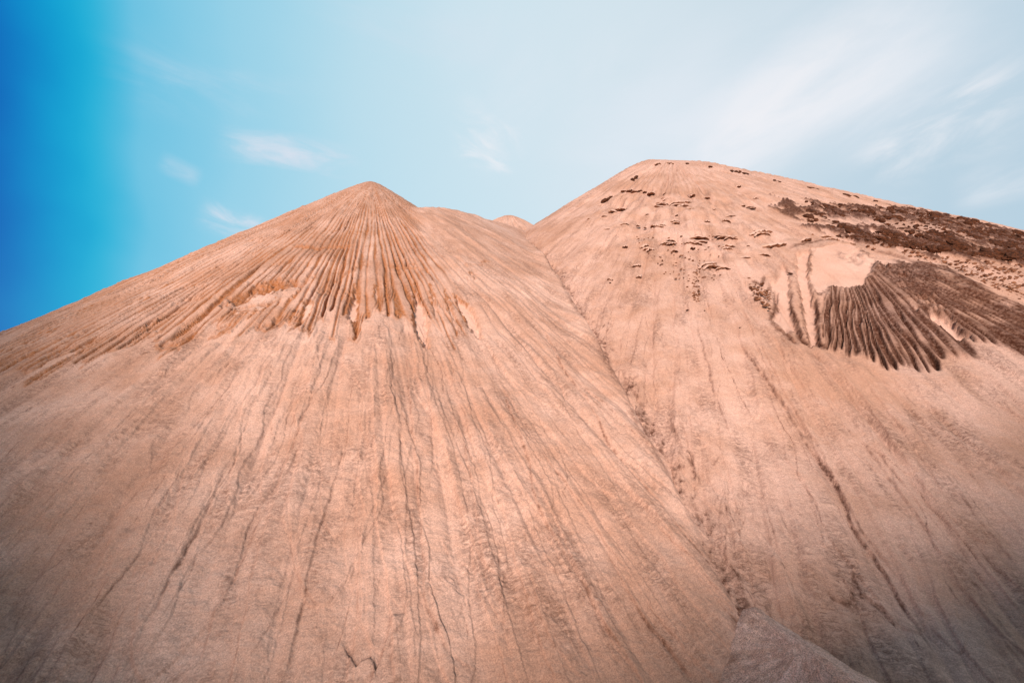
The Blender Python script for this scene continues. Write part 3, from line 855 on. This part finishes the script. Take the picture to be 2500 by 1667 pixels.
for (a, b, wpx, nl) in LEDGES:
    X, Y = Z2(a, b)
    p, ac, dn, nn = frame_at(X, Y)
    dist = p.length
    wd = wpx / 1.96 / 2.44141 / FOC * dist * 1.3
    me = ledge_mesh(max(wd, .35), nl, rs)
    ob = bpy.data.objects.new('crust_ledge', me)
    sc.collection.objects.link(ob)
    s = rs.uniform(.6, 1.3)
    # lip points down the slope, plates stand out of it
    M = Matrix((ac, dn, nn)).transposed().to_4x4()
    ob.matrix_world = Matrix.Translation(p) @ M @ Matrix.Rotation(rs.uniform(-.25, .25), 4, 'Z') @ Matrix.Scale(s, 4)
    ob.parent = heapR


# ------------------------------------------------------------------ clods
def clod_mesh(seed, sub, flat=.6):
    bm = bmesh.new(); bmesh.ops.create_icosphere(bm, subdivisions=sub, radius=1.)
    r = np.random.default_rng(seed); dirs = r.normal(size=(9, 3)); dirs /= np.linalg.norm(dirs, axis=1)[:, None]; cut = r.uniform(.45, .85, 9)
    for v in bm.verts:
        c = np.array(v.co)
        k = 1.
        for d_, q in zip(dirs, cut):
            s = float(c @ d_)
            if s > q: k = min(k, q / s)
        k *= 1 + r.uniform(-.09, .09)
        v.co = Vector((c[0] * k, c[1] * k * .8, c[2] * k * flat))
    me = bpy.data.meshes.new('soil_clod'); bm.to_mesh(me); bm.free()
    return me


clods = [clod_mesh(s, 2 if s < 4 else 1) for s in range(8)]
for c in clods: c.materials.append(M_CL)
lights = [clod_mesh(50 + s, 1) for s in range(3)]
for c in lights: c.materials.append(M_CR)


def put_clod(p, nn, size, mesh, rr, label, group):
    ob = bpy.data.objects.new('soil_clod', mesh); sc.collection.objects.link(ob)
    q = Vector((0, 0, 1)).rotation_difference(nn)
    ob.rotation_mode = 'QUATERNION'
    ob.rotation_quaternion = q @ Matrix.Rotation(rr.uniform(0, 6.28), 4, 'Z').to_quaternion()
    ob.scale = (size * rr.uniform(.8, 1.6), size * rr.uniform(.7, 1.1), size * rr.uniform(.6, 1.))
    ob.location = Vector(p) + nn * size * .15
    return tag(ob, label, 'clod', group)


band_px = [(1180, 300), (1260, 275), (1400, 292), (1600, 305), (1800, 310), (2100, 375), (2340, 436), (2500, 470), (2500, 600), (2345, 568), (2150, 552), (1960, 525), (1750, 495), (1560, 470), (1460, 445), (1370, 405), (1250, 330)]
gap_px = [(1300, 345), (1480, 372), (1700, 372), (1950, 400), (2060, 440), (1900, 430), (1650, 405), (1420, 396)]


def in_poly(px, py, poly):
    return bool(inside(np.array([px], float), np.array([py], float), poly)[0])


rr = random.Random(21)
n_big = 0; small = []
while n_big < 230 or len(small) < 2600:
    a = rr.uniform(1180, 2500); b = rr.uniform(260, 610)
    if not in_poly(a, b, band_px) or (in_poly(a, b, gap_px) and rr.random() < .8): continue
    X, Y = Z2(a, b)
    q = at(X, Y, hR)
    dens = float(fbm(np.array([q[0] * .45]), np.array([q[1] * .3]), 77, 3)[0])
    if dens + (a - 1600) / 1600 < -.15: continue
    nn = normal_at(q[0], q[1], hR)
    if n_big < 230 and rr.random() < .1:
        size = rr.uniform(.20, .48) * (1.25 if a > 1900 else 1)
        where = ('in the wide right end', 'right end') if a > 1900 else (('in the lower strand', 'lower strand') if b > 375 + (a - 1400) * .05 else ('in the upper strand', 'upper strand'))
        put_clod(q, nn, size, rr.choice(clods), rr, 'dark brown clod %s of the tall heap\'s dark band' % where[0], 'clods in the %s of the dark band' % where[1])
        n_big += 1
    else:
        small.append((q, nn, rr.uniform(.04, .16)))


def scatter_stuff(name, items, mat, label=None):
    """many small crumbs as one mesh"""
    bm0 = bmesh.new(); bmesh.ops.create_icosphere(bm0, subdivisions=1, radius=1.)
    V = np.array([v.co[:] for v in bm0.verts]); F = np.array([[v.index for v in f.verts] for f in bm0.faces]); bm0.free()
    r = np.random.default_rng(3); VV = []; FF = []; o = 0
    for (p, nn, s) in items:
        v = V * (1 + r.uniform(-.25, .25, (len(V), 1))) * np.array([s * r.uniform(.8, 1.6), s * r.uniform(.8, 1.3), s * r.uniform(.5, .9)])
        a = r.uniform(0, 6.28); c, sn = math.cos(a), math.sin(a)
        v = v @ np.array([[c, sn, 0], [-sn, c, 0], [0, 0, 1]]) + np.array(p) + np.array(nn) * s * .3
        VV.append(v); FF.append(F + o); o += len(V)
    me = bpy.data.meshes.new(name); me.from_pydata(np.vstack(VV).tolist(), [], np.vstack(FF).tolist()); me.materials.append(mat)
    ob = bpy.data.objects.new(name, me); sc.collection.objects.link(ob)
    tag(ob, label, kind='stuff')
    return ob


scatter_stuff('rubble', small, M_CL, 'dark crumbs of soil between the clods of the dark band')

# clods along the crest of the right heap and on its left flank
crest = [(338, 272), (350, 268), (362, 262), (372, 256), (481, 168), (495, 157), (740, 92), (850, 107), (955, 128), (975, 131), (990, 134), (1010, 138), (1022, 141), (1160, 172), (1180, 178), (1320, 210), (1334, 211), (1362, 216),
         (1500, 246), (1522, 246), (1545, 250), (1640, 272), (1740, 300), (1770, 300), (1795, 305), (1890, 330), (1940, 342), (2000, 360), (2080, 372), (2140, 383), (2170, 386), (2230, 402), (2290, 416), (2340, 432)]
for i, (a, b) in enumerate(crest):
    X, Y = Z2(a, b)
    q = at(X, Y + 3, hR); nn = normal_at(q[0], q[1], hR)
    nm = 'small dark clod sitting on the skyline crest of the tall right heap' if a > 700 else 'small dark clod sitting on the left skyline edge of the tall right heap'
    put_clod(q, nn, rr.uniform(.18, .34), rr.choice(clods), rr, nm, 'clods on the skyline crest' if a > 700 else 'clods on the left skyline edge')
for (a, b) in [(365, 650), (382, 655), (372, 668), (1232, 622), (995, 882), (822, 800), (740, 797)]:
    q = at(*Z2(a, b), hR); nn = normal_at(q[0], q[1], hR)
    put_clod(q, nn, rr.uniform(.07, .13), rr.choice(clods), rr, 'tiny dark clod lying alone on the smooth slope of the tall right heap', 'lone clods on the smooth slope')
q = at(*Z3(860, 998), hL); put_clod(q, normal_at(q[0], q[1], hL), .14, lights[0], rr, 'lone orange clod on the smooth slope left of the grooved crust', None)
for (X, Y) in [(1290, 577), (1301, 583)]:
    q = at(X, Y, hL); put_clod(q, normal_at(q[0], q[1], hL), .2, lights[1], rr, 'small orange clod on the saddle between the two big heaps', 'clods on the saddle')

# crumbs scattered over the right heap's ledge field, along gullies and on the sheet right of the fan
crumbs = []
def scat(n, poly, zf, s0, s1, fun=hR):
    lo = np.min(poly, 0); hi = np.max(poly, 0); k = 0
    while k < n:
        a = rr.uniform(lo[0], hi[0]); b = rr.uniform(lo[1], hi[1])
        if not in_poly(a, b, poly): continue
        q = at(*zf(a, b), fun); crumbs.append((q, normal_at(q[0], q[1], fun), rr.uniform(s0, s1))); k += 1
scat(90, [(480, 440), (900, 440), (900, 640), (760, 700), (640, 640)], Z2, .03, .07)
scat(60, [(765, 600), (800, 600), (800, 760), (770, 760)], Z2, .02, .06)
scat(160, [(1960, 570), (2352, 600), (2352, 760), (2100, 640)], Z2, .03, .08)
scat(120, [(1300, 430), (2000, 540), (2352, 575), (2352, 620), (1900, 570)], Z2, .03, .10)
scat(60, [(1030, 640), (1130, 680), (1150, 800), (1060, 760)], Z2, .03, .08)
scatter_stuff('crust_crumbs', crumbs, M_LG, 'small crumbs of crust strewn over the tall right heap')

# ------------------------------------------------------------------ unseen heaps added behind the viewer to shade the foot of the slopes
for (kx, ky, kz, lab) in [(22.2, -46.2, 31.2, 'big unseen sand heap added behind the viewer for shade, to the right'), (-55.1, -22.5, 32.5, 'big unseen sand heap added behind the viewer for shade, far to the left'),
                          (-36.3, -25.2, 22.8, 'unseen sand heap added behind the viewer for shade, leaning on the far left one')]:
    K_C = np.array([kx, ky, kz])
    x, y, nr, na = cone_grid(kx, ky, 52, 160, 70)
    simple_heap(x, y, nr, na, lambda x, y: ridge(x, y, [K_C], 1.5), rel_far, M_L, lab,
                lambda x, y, z: z > GROUND - 1, K_C)
